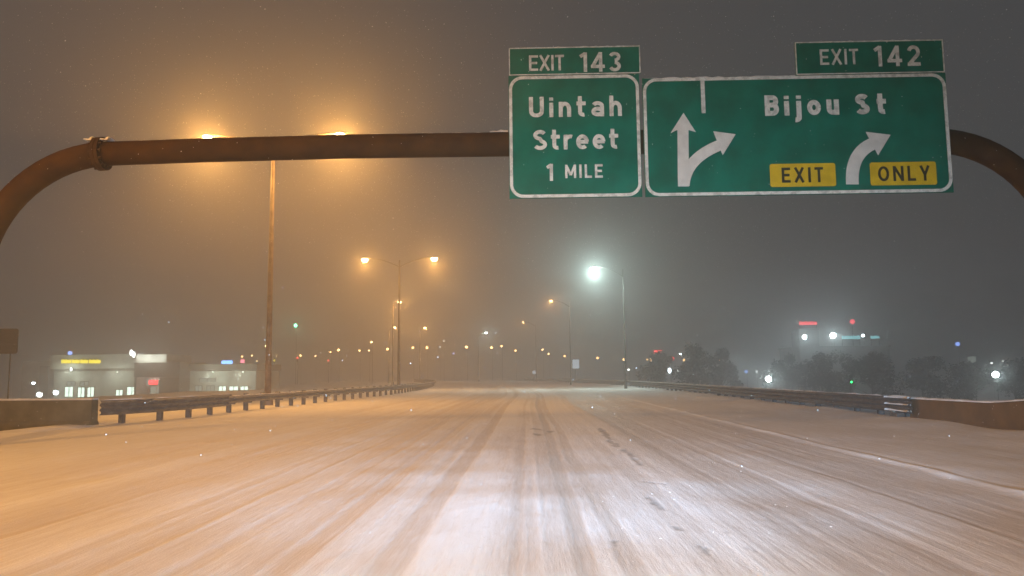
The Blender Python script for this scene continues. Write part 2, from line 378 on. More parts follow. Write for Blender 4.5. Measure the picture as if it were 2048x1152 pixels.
# ------------------------------------------------------------------ gantry
SY = 17.3                                   # distance of the signs
def SP(x, y): p = P(x, y, SY); return p.x, p.z
BY = SY + 0.55
gan = empty('sign_gantry', (0, BY, 0)); tag(gan, 'brown tubular arched sign gantry spanning the snowy road', 'gantry')
def BP(x, y): p = P(x, y, BY); return Vector((p.x, 0, p.z))
lc = BP(203, 308)
beam_pts = [lc] + [BP(x, y) for x, y in ((400, 301), (700, 293), (1000, 289), (1300, 284), (1600, 280), (1870, 281))]
MB().tube(beam_pts, [0.275] * len(beam_pts), 24).build('beam', M['brown'], gan, True)
def arc(start, sgn, R, drop0, slope0):
    pts = []
    for k in range(17):
        a = slope0 + (math.pi / 2 - slope0) * k / 16
        pts.append(Vector((start.x + sgn * R * (math.sin(a) - math.sin(slope0)), 0, start.z - R * (math.cos(slope0) - math.cos(a)))))
    pts.append(Vector((pts[-1].x, 0, 1.2))); pts.append(Vector((pts[-1].x, 0, -0.2)))
    return pts
la = arc(lc, -1, 2.95, 0, 0.07); ra = arc(beam_pts[-1], 1, 2.75, 0, 0.04)
MB().tube(la, [0.285] * 17 + [0.31, 0.31], 24).build('post', M['brown'], gan, True)
MB().tube(ra, [0.275] * 17 + [0.31, 0.31], 24).build('post', M['brown'], gan, True)
for pts in (la, ra):
    p = pts[-1]; MB().box(p.x - 0.45, p.x + 0.45, -0.45, 0.45, -0.1, 0.06).build('base_plate', M['brown'], gan)
for (c, dr) in ((lc, Vector((1, 0, 0.06))), (beam_pts[-1], Vector((1, 0, -0.04)))):
    d = dr.normalized()
    for s in (-1, 1):
        f = MB().tube([c + d * (0.005 if s > 0 else -0.085), c + d * (0.085 if s > 0 else -0.005)], 0.385, 24).build('flange', M['brown'], gan)
        for k in range(12):
            a = 2 * math.pi * k / 12
            q = c + d * (0.085 * s) + Vector((0, math.cos(a), math.sin(a))) * 0.335
            MB().tube([q - d * 0.01 * s, q + d * 0.06 * s], 0.028, 6).build('bolt', M['brown'], f)
def snow_strip(path, half, h, seed, ragged=0.5):
    """a loaf of snow lying along a path of points"""
    rg = random.Random(seed); b = MB(); n = 7; vs = []
    for p, side in path:
        hh = h * (1 - ragged + ragged * 2 * rg.random() * 0.75); ww = half * (0.8 + 0.3 * rg.random())
        for k in range(n):
            a = math.pi * k / (n - 1)
            vs.append(Vector(p) + Vector(side) * (ww * math.cos(a)) + Vector((0, 0, -0.015 + hh * math.sin(a) ** 0.7 + 0.005)))
    fs = [(i * n + k, i * n + k + 1, (i + 1) * n + k + 1, (i + 1) * n + k) for i in range(len(path) - 1) for k in range(n - 1)]
    fs += [tuple(range(n)), tuple((len(path) - 1) * n + k for k in range(n))[::-1]]
    return b.add(vs, fs)
def lerp_path(a, b, n, side, dz):
    return [(a.lerp(b, i / (n - 1)) + Vector((0, 0, dz)), side) for i in range(n)]
pth = []
for i in range(60):
    x = 215 + (1010 - 215) * i / 59
    y = np.interp(x, (203, 400, 700, 1000), (308, 301, 293, 289)); q = BP(x, y); pth.append((q + Vector((0, 0, 0.268)), Vector((0, 1, 0))))
snow_strip(pth, 0.07, 0.022, 3, 0.8).build('snow_cap', M['snow'], gan, True)
a = BP(980, 289); b = BP(1016, 289)
snow_strip(lerp_path(a, b, 6, Vector((0, 1, 0)), 0.262), 0.16, 0.07, 4).build('snow_cap', M['snow'], gan, True)
for dx, hh in ((-0.28, 0.10), (0.10, 0.09)):
    c = lc + Vector((dx, -0.08, 0.27)); snow_strip(lerp_path(c, c + Vector((0.17, 0, 0.0)), 5, Vector((0, 1, 0)), 0), 0.2, hh, 8).build('snow_cap', M['snow'], gan, True)

# ------------------------------------------------------------------ guide signs
def rrect(x0, x1, z0, z1, r, n=8):
    pts = []
    for cx, cz, a0 in ((x1 - r, z0 + r, -90), (x1 - r, z1 - r, 0), (x0 + r, z1 - r, 90), (x0 + r, z0 + r, 180)):
        for k in range(n + 1):
            a = R_(a0 + 90 * k / n); pts.append((cx + r * math.cos(a), cz + r * math.sin(a)))
    return pts
def ring(b, x0, x1, z0, z1, r, t, y0, y1):
    o = rrect(x0, x1, z0, z1, r); i = rrect(x0 + t, x1 - t, z0 + t, z1 - t, max(r - t, 0.005)); n = len(o)
    vs = [(x, y0, z_) for x, z_ in o] + [(x, y0, z_) for x, z_ in i] + [(x, y1, z_) for x, z_ in o] + [(x, y1, z_) for x, z_ in i]
    fs = []
    for k in range(n):
        j = (k + 1) % n
        fs += [(k, j, n + j, n + k), (2 * n + k, 3 * n + k, 3 * n + j, 2 * n + j), (k, 2 * n + k, 2 * n + j, j), (n + k, n + j, 3 * n + j, 3 * n + k)]
    return b.add(vs, fs)
GW = {'E': .56, 'X': .66, 'I': .18, 'T': .56, '1': .34, '2': .60, '3': .60, '4': .68, 'U': .70, 'i': .19, 'n': .58, 't': .44, 'a': .60, 'h': .58, 'S': .68, 'r': .42, 'e': .62, 'M': .80, 'L': .52, 'B': .66, 'j': .32, 'o': .64, 'u': .58, 'O': .72, 'N': .68, 'Y': .68}
def earc(cx, cy, rx, ry, a0, a1, n=14): return [(cx + rx * math.cos(R_(a0 + (a1 - a0) * k / n)), cy + ry * math.sin(R_(a0 + (a1 - a0) * k / n))) for k in range(n + 1)]
def glyph(c, t):
    """centre lines of a letter in units of the capital height"""
    w_ = GW[c]; h = t / 2; L, Rr, B, T = h, w_ - h, h, 1 - h; m = w_ / 2; X = 0.74 - h; rx = (Rr - L) / 2
    V = lambda x, y0=0, y1=1: [(x, y0), (x, y1)]
    Hh = lambda y, x0=0, x1=w_: [(x0, y), (x1, y)]
    if c == 'E': return [V(L), Hh(B), Hh(T), Hh(.5, 0, w_ * .9)]
    if c == 'X': return [[(L * .9, 0), (w_ - L * .9, 1)], [(L * .9, 1), (w_ - L * .9, 0)]]
    if c == 'I': return [V(m)]
    if c == 'T': return [V(m), Hh(T)]
    if c == 'L': return [V(L), Hh(B)]
    if c == '1': return [V(Rr), [(0, .78), (Rr, .95)]]
    if c == '4': return [V(w_ * .70), Hh(.27), [(h * .7, .24), (w_ * .70, .97)]]
    if c == '2': return [earc(m, 1 - h - .24, rx, .24, 165, -38) + [(h * 1.1, h * 1.2)], Hh(B)]
    if c == '3': return [earc(m, .745, rx * .95, .255 - h, 160, -90), earc(m, .27, rx, .27 - h, 90, -160)]
    if c == 'U': return [V(L, .3, 1), V(Rr, .3, 1), earc(m, .3, rx, .3 - h, 180, 360)]
    if c == 'i': return [V(m, 0, .70), V(m, .80, .96)]
    if c == 'j': return [V(Rr, -.10, .70), V(Rr, .80, .96), earc(Rr - .16, -.10, .16, .12, 0, -100)]
    if c == 'n': return [V(L, 0, .74), earc(m, X - .26, rx, .26, 180, 0), V(Rr, 0, X - .26)]
    if c == 'h': return [V(L), earc(m, X - .26, rx, .26, 180, 0), V(Rr, 0, X - .26)]
    if c == 'u': return [V(Rr, 0, .74), earc(m, .28, rx, .28 - h, 180, 360), V(L, .28, .74)]
    if c == 't': return [V(w_ * .38, .22, 1), Hh(X), earc(w_ * .38 + .16, .22, .16, .22 - h, 180, 285)]
    if c == 'a': return [V(Rr, 0, .5), earc(m, .5, rx, .24 - h, 0, 155), earc(m, .235, rx, .235 - h, 0, 360, 22)]
    if c == 'r': return [V(L, 0, .74), earc(L + .24, X - .22, .24, .22, 180, 70)]
    if c == 'e': return [earc(m, .37, rx, .37 - h, 0, 312, 22), Hh(.37, h, w_ - h * .4)]
    if c == 'o': return [earc(m, .37, rx, .37 - h, 0, 360, 24)]
    if c == 'O': return [earc(m, .5, rx, .5 - h, 0, 360, 26)]
    if c == 'S': return [earc(m, .735, rx * .94, .265 - h, 25, 270) + earc(m, .265, rx, .265 - h, 90, -155)[1:]]
    if c == 'B': return [V(L), Hh(T, 0, w_ * .55), Hh(.52, 0, w_ * .55), Hh(B, 0, w_ * .55), earc(w_ * .55, .76 - h * .5, w_ * .42 - h, .24 - h * .5, 90, -90), earc(w_ * .55, .26 + h * .5, w_ * .45 - h, .26 - h * .5, 90, -90)]
    if c == 'M': return [V(L), V(Rr), [(L, .97), (m, .22)], [(Rr, .97), (m, .22)]]
    if c == 'N': return [V(L), V(Rr), [(L, .97), (Rr, .03)]]
    if c == 'Y': return [V(m, 0, .45), [(h, 1), (m, .40)], [(w_ - h, 1), (m, .40)]]
def text(s, x0, x1, ytop, ybase, mat, parent, org, name='legend', bold=0.17):
    """letters built from strokes, laid out in a photo box at the sign's plane; org is the parent's world position"""
    xm = (x0 + x1) / 2; ym = (ytop + ybase) / 2
    X0 = SP(x0, ym)[0]; X1 = SP(x1, ym)[0]; Zt = SP(xm, ytop)[1]; Zb = SP(xm, ybase)[1]; H = Zt - Zb
    gap = (X1 - X0 - sum(GW[c] for c in s) * H) / max(len(s) - 1, 1)
    b = MB(); x = X0
    for c in s:
        for i, pl in enumerate(glyph(c, bold)):
            vs, fs = stroke([(x + p[0] * H, Zb + p[1] * H) for p in pl], bold * H)
            b.add([(v[0] - org[0], SY - 0.052 - 0.0009 * i - org[1], v[2] - org[2]) for v in vs], fs)
        x += GW[c] * H + gap
    return b.build(name, mat, parent)
def sgn_rect(x0, y0, x1, y1):
    xm, ym = (x0 + x1) / 2, (y0 + y1) / 2
    return SP(x0, ym)[0], SP(x1, ym)[0], SP(xm, y1)[1], SP(xm, y0)[1]
def stroke(pts, wd):
    pts = [Vector((p[0], 0, p[1])) for p in pts]; Lf = []; Rt = []
    for i, p in enumerate(pts):
        t = (pts[min(i + 1, len(pts) - 1)] - pts[max(i - 1, 0)]).normalized(); nrm = Vector((-t.z, 0, t.x))
        Lf.append(p + nrm * wd / 2); Rt.append(p - nrm * wd / 2)
    n = len(pts)
    return [(v.x, v.y, v.z) for v in Lf + Rt], [(i, n + i, n + i + 1, i + 1) for i in range(n - 1)]
def flat(polys, name, mat, parent, org, y=-0.052):
    b = MB()
    for i, (vs, fs) in enumerate(polys): b.add([(v[0] - org[0], SY + y - 0.003 * i - org[1], v[2] - org[2]) for v in vs], fs)
    return b.build(name, mat, parent)
def guide_sign(panel, plaque, label, pr=28, pcorner=None):
    x0, x1, z0, z1 = sgn_rect(*panel)
    org = ((x0 + x1) / 2, SY, z0)
    t = empty('guide_sign', org); tag(t, label, 'road sign')
    ox, oz = org[0], org[2]
    MB().box(x0 - ox, x1 - ox, -0.03, 0.0, z0 - oz, z1 - oz).build('panel', M['green'], t)
    ring(MB(), x0 - ox + 0.012, x1 - ox - 0.012, z0 - oz + 0.012, z1 - oz - 0.012, 0.30, 0.068, -0.046, -0.031).build('border', M['white'], t)
    a0, a1, b0, b1 = sgn_rect(*plaque)
    b0 = z1 + 0.012
    pl = MB().box(a0 - ox, a1 - ox, -0.03, 0.0, b0 - oz, b1 - oz).build('exit_plaque', M['green'], t)
    ring(MB(), a0 - ox, a1 - ox, b0 - oz, b1 - oz, 0.02, 0.022, -0.046, -0.031).build('border', M['white'], pl)
    snow_strip([(Vector((a0 - ox + (a1 - a0) * k / 24, -0.012, b1 - oz + 0.004)), Vector((0, 1, 0))) for k in range(25)], 0.022, 0.022, 31, 0.9).build('snow_cap', M['snow'], pl, True)
    if x0 < a0 - 0.5: snow_strip([(Vector((x0 - ox + (a0 - x0 - 0.03) * k / 24, -0.012, z1 - oz + 0.004)), Vector((0, 1, 0))) for k in range(25)], 0.022, 0.022, 32, 0.9).build('snow_cap', M['snow'], t, True)
    # stringers and hangers behind the panel
    for zz in (0.25, 0.75):
        zc = z0 + (z1 - z0) * zz - oz
        MB().box(x0 - ox + 0.05, x1 - ox - 0.05, 0.002, 0.06, zc - 0.04, zc + 0.04).build('stringer', M['alu'], t)
    for xx in (0.2, 0.8):
        xc = x0 + (x1 - x0) * xx - ox
        MB().box(xc - 0.05, xc + 0.05, 0.062, 0.26, 0.1, z1 - z0 - 0.1).build('hanger', M['alu'], t)
    return t, org, pl
def S2(p): return SP(*p)
t1, o1, pl1 = guide_sign((1018, 151, 1281, 396), (1018, 95, 1280, 150), 'left green exit 143 guide sign for Uintah Street on gantry')
text('EXIT', 1058, 1128, 112, 143, M['white'], pl1, o1, bold=0.15)
text('143', 1160, 1241, 106, 145, M['white'], pl1, o1, bold=0.17)
text('Uintah', 1058, 1243, 194, 235, M['white'], t1, o1, bold=0.19)
text('Street', 1066, 1236, 260, 300, M['white'], t1, o1, bold=0.19)
text('1', 1094, 1108, 329, 363, M['white'], t1, o1, bold=0.19)
text('MILE', 1130, 1205, 330, 357, M['white'], t1, o1, bold=0.17)
t2, o2, pl2 = guide_sign((1287, 152, 1898, 390), (1590, 83, 1886, 150), 'wide green exit 142 guide sign for Bijou St with lane arrows and yellow plates')
text('EXIT', 1638, 1715, 100, 131, M['white'], pl2, o2, bold=0.15)
text('142', 1747, 1838, 93, 134, M['white'], pl2, o2, bold=0.17)
text('Bijou', 1528, 1676, 191, 232, M['white'], t2, o2, bold=0.235)
text('St', 1708, 1770, 189, 230, M['white'], t2, o2, bold=0.235)
def S2(p): return SP(*p)
x0, x1, z0, z1 = sgn_rect(1401, 158, 1409, 228)
flat([([(x0, 0, z0), (x1, 0, z0), (x1, 0, z1), (x0, 0, z1)], [(0, 1, 2, 3)])], 'lane_divider', M['white'], t2, o2)
def bez(p0, p1, p2, n=12): return [((1 - t) ** 2 * p0[0] + 2 * t * (1 - t) * p1[0] + t * t * p2[0], (1 - t) ** 2 * p0[1] + 2 * t * (1 - t) * p1[1] + t * t * p2[1]) for t in [i / n for i in range(n + 1)]]
k_ = SP(1100, 300)[0] - SP(1099, 300)[0]
def head(pts): return ([(S2(p)[0], 0, S2(p)[1]) for p in pts], [tuple(range(len(pts)))])
flat([stroke([S2((1366, 374)), S2((1365, 256))], 22 * k_), head([(1340, 268), (1352, 262), (1378, 262), (1391, 266), (1366, 227)])], 'lane_arrow', M['arrow'], t2, o2)
flat([stroke([S2(p) for p in bez((1367, 372), (1370, 318), (1440, 291))], 22 * k_), head([(1425, 264), (1470, 270), (1444, 312)])], 'lane_arrow', M['arrow'], t2, o2, -0.060)
flat([stroke([S2(p) for p in bez((1703, 370), (1698, 305), (1748, 287))], 25 * k_), head([(1729, 265), (1779, 271), (1754, 312)])], 'lane_arrow', M['arrow'], t2, o2)
for (q, s, tx) in (((1539, 328, 1670, 374), 'EXIT', (1562, 1645, 336, 366)), ((1739, 325, 1871, 371), 'ONLY', (1754, 1858, 333, 363))):
    x0, x1, z0, z1 = sgn_rect(*q)
    y_ = MB().prism([(a - o2[0], b - o2[2]) for a, b in rrect(x0, x1, z0, z1, 0.05)], -0.045, -0.032).build('yellow_plate', M['yellow'], t2)
    text(s, *tx, M['black'], y_, o2, bold=0.17)
for sx0, sx1, yy in ((1287, 1590, 152), ):
    pass

# ------------------------------------------------------------------ concrete end walls and guardrails
def barrier(pts, h, mat, label, prof_w=0.36, seed=1, snow_h=0.05, caps=True):
    o = empty('concrete_barrier', pts[0]); tag(o, label, 'barrier')
    prof = [(-prof_w / 2 - 0.06, -0.3), (prof_w / 2 + 0.06, -0.3), (prof_w / 2 + 0.06, 0.12), (prof_w / 2, 0.2), (prof_w / 2 - 0.02, h - 0.03), (prof_w / 2 - 0.05, h), (-prof_w / 2 + 0.05, h), (-prof_w / 2 + 0.02, h - 0.03), (-prof_w / 2, 0.2), (-prof_w / 2 - 0.06, 0.12)]
    path = []
    for i, p in enumerate(pts):
        t = (Vector(pts[min(i + 1, len(pts) - 1)]) - Vector(pts[max(i - 1, 0)])).normalized(); path.append((Vector(p) - Vector(pts[0]), Vector((t.y, -t.x, 0))))
    MB().sweep(path, prof).build('wall_section', mat, o)
    sp = []
    for i in range(len(path) - 1):
        n = 14
        for k in range(n if i < len(path) - 2 else n + 1):
            sp.append((path[i][0].lerp(path[i + 1][0], k / n) + Vector((0, 0, h + 0.008)), path[i][1]))
    snow_strip(sp, prof_w * 0.46, snow_h, seed, 0.35).build('snow_cap', M['snow'], o, True)
    return o
YL0 = 25.4
barrier([(-13.85, YL0, 0), (-14.9, YL0 + 0.1, 0), (-20.5, YL0 + 0.9, 0)], 0.86, M['concrete'], 'grey-green concrete end wall at the left guardrail', seed=2)
YR0 = 24.3
barrier([(11.45, YR0, -0.22), (11.42, 22.5, -0.21), (11.45, 20.2, -0.20), (11.45, 18.4, -0.08), (11.5, 12, -0.02), (11.5, 2, 0), (11.5, -14, 0)], 0.90, M['browncon'], 'brown concrete barrier wall at the right edge of the road', seed=5)

def w_profile(z0, z1, ridges, amp=0.04, th=0.012):
    n = ridges * 6 + 1; f = []
    for i in range(n):
        t = i / (n - 1); f.append((amp * (1 - math.cos(2 * math.pi * ridges * t)), z0 + (z1 - z0) * t))
    return f + [(a - th, z_) for a, z_ in f[::-1]]
def guardrail(fx, y0, y1, side, label, thrie, ztop, zbot, rmat='galv'):
    """side +1: face towards +X"""
    base = Vector((fx(y0), y0, 0)); o = empty('guardrail', base); tag(o, label, 'guardrail')
    L = 3.81; n = int((y1 - y0) / L)
    def frame(Y):
        t = Vector((fx(Y + 0.5) - fx(Y - 0.5), 1, 0)).normalized(); return Vector((fx(Y), Y, 0)) - base, Vector((t.y, -t.x, 0)) * side
    for i in range(n):
        a = y0 + i * L; b = a + L + 0.12
        zt, zb = ztop, zbot
        if i < thrie: zt, zb, rd = ztop + 0.09, zbot - 0.10, 3
        else: rd = 2
        path = [frame(a + (b - a) * k / 4) for k in range(5)]
        path = [(p + s * (0.0 if i % 2 else 0.006), s) for p, s in path]
        pr = MB().sweep(path, w_profile(zb, zt, rd)).build('rail_panel', M[rmat], o)
        if i < 9:
            bm = MB()
            for k in range(rd + 1):
                for ka in range(2):
                    pass
            for Yb in (a + 0.1, a + 0.25):
                p, s = frame(Yb)
                for zz in (0.3, 0.7):
                    q = p + s * 0.075 + Vector((0, 0, zb + (zt - zb) * zz))
                    MB().tube([q, q + s * 0.02], 0.018, 6).build('bolt', M['galv'], pr)
        sp = [(p + s * 0.0 + Vector((0, 0, zt - 0.004)), s) for p, s in [frame(a + (b - a) * k / 10) for k in range(11)]]
        snow_strip(sp, 0.035, 0.03, 100 + i, 0.9).build('snow_cap', M['snow'], pr, True)
    pm = MB().box(-0.05, 0.05, -0.075, 0.075, -0.3, ztop + 0.05).box(-0.07, 0.07, -0.09, -0.075, -0.3, ztop + 0.05).box(-0.07, 0.07, 0.075, 0.09, -0.3, ztop + 0.05).mesh('post', M['darkgalv'])
    bk = MB().box(-0.07, 0.07, -0.09, 0.09, ztop - 0.36, ztop + 0.01).mesh('offset_block', M['darkgalv'])
    Y = y0 + 0.95
    k = 0
    while Y < y0 + n * L:
        p, s = frame(Y); rz = math.atan2(s.y, s.x)
        q = share('post', pm, o, p - s * 0.30, rz + math.pi / 2)
        share('offset_block', bk, q, (0, -0.17 if True else 0, 0), 0) if k < 24 else None
        Y += 1.905; k += 1
    return o, frame
guardrail(rail_left, 25.45, 205, 1, 'left steel guardrail on dark posts above orange lit snow', 2, 0.76, 0.46)
gr, fr = guardrail(rail_right, 23.85, 190, -1, 'right steel guardrail half buried in drifted snow', 46, 0.66, 0.36, 'railgalv')
# three tongues of snow lying on the ridges where the right rail meets the wall
for zz in (0.30, 0.49, 0.69):
    pth = []
    for k in range(6):
        p, s = fr(23.95 + 0.3 * k); pth.append((p + s * 0.05 + Vector((0, 0, zz + 0.02)), s))
    snow_strip(pth, 0.07, 0.05, int(zz * 100), 0.4).build('snow_cap', M['snow'], gr, True)
p, s = fr(24.9); MB().box(p.x - 0.10, p.x + 0.12, p.y - 0.25, p.y + 0.25, -0.1, 0.24).build('end_shoe', M['darkgalv'], gr)

# ------------------------------------------------------------------ street lamps near the road
def cobra(parent, tip, dirx, diry=0.0, lens='e_sodium', scale=1.0, light=None, col=SODIUM, spot_size=168, glow=0.62):
    """luminaire at tip (local), pointing along (dirx, diry)"""
    d = Vector((dirx, diry, 0)).normalized(); sd = Vector((-d.y, d.x, 0)); b = MB()
    n = 12; rings = []; secs = ((-0.05, 0.06, 0.05), (0.1, 0.11, 0.08), (0.3, 0.17, 0.10), (0.55, 0.18, 0.10), (0.72, 0.12, 0.06), (0.78, 0.03, 0.02)); vs = []
    for t, ww, hh in secs:
        c = Vector(tip) + d * t * scale
        for k in range(n):
            a = 2 * math.pi * k / n; vs.append(c + sd * ww * scale * math.cos(a) + Vector((0, 0, hh * scale * max(math.sin(a), -0.35))))
    fs = [(i * n + k, i * n + (k + 1) % n, (i + 1) * n + (k + 1) % n, (i + 1) * n + k) for i in range(len(secs) - 1) for k in range(n)]
    fs += [tuple(range(n))[::-1], tuple((len(secs) - 1) * n + k for k in range(n))]
    h = b.add(vs, fs).build('luminaire', M['housing'], parent, True)
    c = Vector(tip) + d * 0.42 * scale + Vector((0, 0, -0.03 * scale))
    MB().ball(c, 0.25 * scale, 0.25 * scale, 0.24 * scale, 14, 7, True).build('lens', M[lens], h, True)
    if light:
        point('lamp_light', c + Vector((0, 0, -0.34 * scale)), light * glow, col, 0.08, parent)
        spot('lamp_light', c + Vector((0, 0, -0.36 * scale)), light * 0.62, col, 154, 0.3, 0.08, parent)
    return h
def lamp_post(x, y, arms, h=12.0, label='', base_z=0.0, lens='e_sodium', light=4000, col=SODIUM, group=None, scale=1.0, name='street_lamp', arm_len=2.55, pr=1.0, spot_size=168, pmat='pole', glow=0.5):
    o = empty(name, (x, y, base_z)); tag(o, label, 'street lamp', group); h = h - base_z
    MB().tube([(0, 0, 0.5), (0, 0, h * 0.35), (0, 0, h * 0.7), (0, 0, h - 0.15)], [0.135 * pr, 0.115 * pr, 0.09 * pr, 0.065 * pr], 12).build('pole', M[pmat], o, True)
    MB().tube([(0, 0, 0), (0, 0, 0.06), (0, 0, 0.07), (0, 0, 0.55), (0, 0, 0.72)], [0.30 * pr, 0.30 * pr, 0.24 * pr, 0.20 * pr, 0.135 * pr], 8).build('base', M[pmat], o)
    for (ax, ay, *st) in arms:
        d = Vector((ax, ay, 0)).normalized(); pts = []
        for k in range(9):
            t = k / 8; pts.append(d * (arm_len * t) + Vector((0, 0, h - 0.9 + 0.95 * math.sin(t * math.pi / 2))))
        MB().tube(pts, [0.05 - 0.015 * k / 8 for k in range(9)], 8).build('arm', M[pmat], o, True)
        lit = not st
        cobra(o, pts[-1], ax, ay, lens, scale, light if lit else None, col, spot_size, glow)
    return o
GS = 'street lamps along the road'
# beside and behind the camera: its light falls on the near snow and on the signs
lamp_post(-13.7, 5.0, [(1, 0), (-1, 0)], 14.1, 'twin arm sodium street lamp standing beside the nearest road', glow=0.12, light=7300, group=GS, arm_len=3.0, pr=1.2)
q1 = P(415, 273.5, 42); q2 = P(680, 270, 42)
lamp_post((q1.x + q2.x) / 2, 42.0, [(1, 0), (-1, 0)], (q1.z + q2.z) / 2 + 0.02, 'nearest twin arm street lamp rising behind the gantry beam', glow=0.85, light=3700, group=GS, arm_len=(q2.x - q1.x) / 2 - 0.42, pr=1.25)
q1 = P(733, 520, 86); q2 = P(865, 519, 86)
lamp_post((q1.x + q2.x) / 2, 86.0, [(1, 0), (-1, 0)], (q1.z + q2.z) / 2 + 0.12, 'second twin arm street lamp with two bright orange heads in mid distance', light=3300, group=GS, arm_len=(q2.x - q1.x) / 2 - 0.42, pr=1.25, scale=1.45, pmat='silhouette_pole')
def at_lamp(px, py, d, arm, label, **kw):
    """single arm lamp whose glowing head appears at px, py; arm = direction of the arm along X"""
    q = P(px, py, d); L = kw.pop('arm_len', 2.2) ; X = q.x - arm * (L + 0.42 * kw.get('scale', 1.0))
    gz_ = ground_z(X, d) if abs(X - rc(d)) > 13 else -0.1
    return lamp_post(X, d, [(arm, 0)], q.z + 0.2, label, base_z=gz_, arm_len=L, **kw)
at_lamp(799, 606, 136, 1, 'single orange street lamp seen directly over the second lamp pole', light=2800, group=GS, arm_len=0.6, scale=1.2, pmat='silhouette_pole')
at_lamp(850, 657, 196, 1, 'orange street lamp on thin pole right of the second twin lamp', light=2400, group=GS, arm_len=0.7, scale=1.3, pmat='silhouette_pole')
at_lamp(790, 656, 198, 1, 'orange street lamp peeking out left of the second lamp pole', light=2400, group=GS, arm_len=0.9, scale=1.3, pmat='silhouette_pole')
at_lamp(1188, 540, 80, -1, 'brilliant white LED street lamp above the right guardrail', lens='e_white', light=2800, glow=1.0, col=LEDW, scale=1.4, pmat='darkgalv', group=GS, arm_len=2.3, pr=0.7, spot_size=175)  # pole colour darkened to read as a silhouette despite its own lamp
at_lamp(1102, 604, 116, -1, 'orange street lamp left of the brilliant white one', light=1000, pmat='darkgalv', col=(1.0, 0.40, 0.1), group=GS, arm_len=2.3, pr=0.5, scale=0.9, lens='e_sodium_far')
at_lamp(1046, 646, 165, -1, 'dim amber street lamp low above the road bend', light=700, group=GS, arm_len=2.3, pr=0.5, scale=0.7, lens='e_amber_far')
at_lamp(972, 667, 200, 1, 'white street lamp over the bend in the road', lens='e_white', light=1000, glow=0.8, col=LEDW, pmat='darkgalv', group=GS, arm_len=1.5, pr=0.8, spot_size=175)

# ------------------------------------------------------------------ far lamps of the town
lens_cache = {}
def far_lamp(px, py, d, mat, label, cat='street lamp', size=0.32, group=None, light=None, lcol=None, name='far_street_lamp', tall=1.0, minh=4.5):
    q = P(px, py, d); g = min(ground_z(q.x, q.y), q.z - minh)
    o = empty(name, (q.x, q.y, g)); tag(o, label, cat, group); h = q.z - g
    MB().tube([(0.25, 0.1, -1.5), (0.25, 0.1, h * 0.5), (0.25, 0.1, h + 0.18)], [0.055, 0.045, 0.03], 6).build('pole', M['darkgalv'], o, True)
    MB().box(-0.34, 0.30, -0.18, 0.18, h + size * 0.55, h + size * 0.55 + 0.14).build('housing', M['housing'], o)
    key = (mat, round(size, 2), tall)
    if key not in lens_cache: lens_cache[key] = MB().ball((0, 0, 0), size, size, size * tall, 10, 6).mesh('lens', M[mat], True)
    share('lens', lens_cache[key], o, (0, 0, h - size * (tall - 1) * 0.0))
    if light: point('lamp_light', (0, -0.3 - size, h - 0.1), light, lcol or SODIUM, 0.2, o)
    return o
ORD = ['first', 'second', 'third', 'fourth', 'fifth', 'sixth', 'seventh', 'eighth', 'ninth', 'tenth', 'eleventh', 'twelfth', 'thirteenth', 'fourteenth', 'fifteenth', 'sixteenth', 'seventeenth', 'eighteenth', 'nineteenth', 'twentieth', 'twenty-first', 'twenty-second', 'twenty-third', 'twenty-fourth', 'twenty-fifth', 'twenty-sixth', 'twenty-seventh', 'twenty-eighth', 'twenty-ninth', 'thirtieth', 'thirty-first', 'thirty-second', 'thirty-third']
far_row = [(484, 713, .9), (504, 711, .8), (514, 722, .6), (532, 692, .9), (553, 711, .6), (601, 711, 1.1), (631, 712, .8), (661, 704, .7), (677, 700, 1.2), (719, 701, .9), (738, 701, .7), (743, 684, .9),
           (775, 698, 1.2), (826, 695, .9), (854, 695, 1.1), (933, 694, 1.2), (983, 695, 1.1), (1003, 692, .8), (1031, 701, .9), (1085, 699, .8), (1097, 708, 1.0), (1129, 712, 1.0), (1195, 716, 1.0), (1248, 719, 1.3), (1294, 719, .8), (1301, 720, 1.1), (1368, 720, 1.0), (1439, 720, .8)]
for i, (px, py, s) in enumerate(far_row):
    hor = 750 - (px - 1060) * 0.01047
    d = min(max(8.0 * F_PX / (hor - py), 170), 330) + 9 * math.sin(i * 2.3)
    far_lamp(px, py, d, 'e_amber_far' if i in (1, 2, 3, 4, 10, 11, 20) else 'e_sodium_far', 'tiny orange town street lamp, %s from the left in the far row' % ORD[i], size=0.24 * s * d / 200 + 0.06, group='far row of town street lamps')
WL = 'far white lamps of the town'
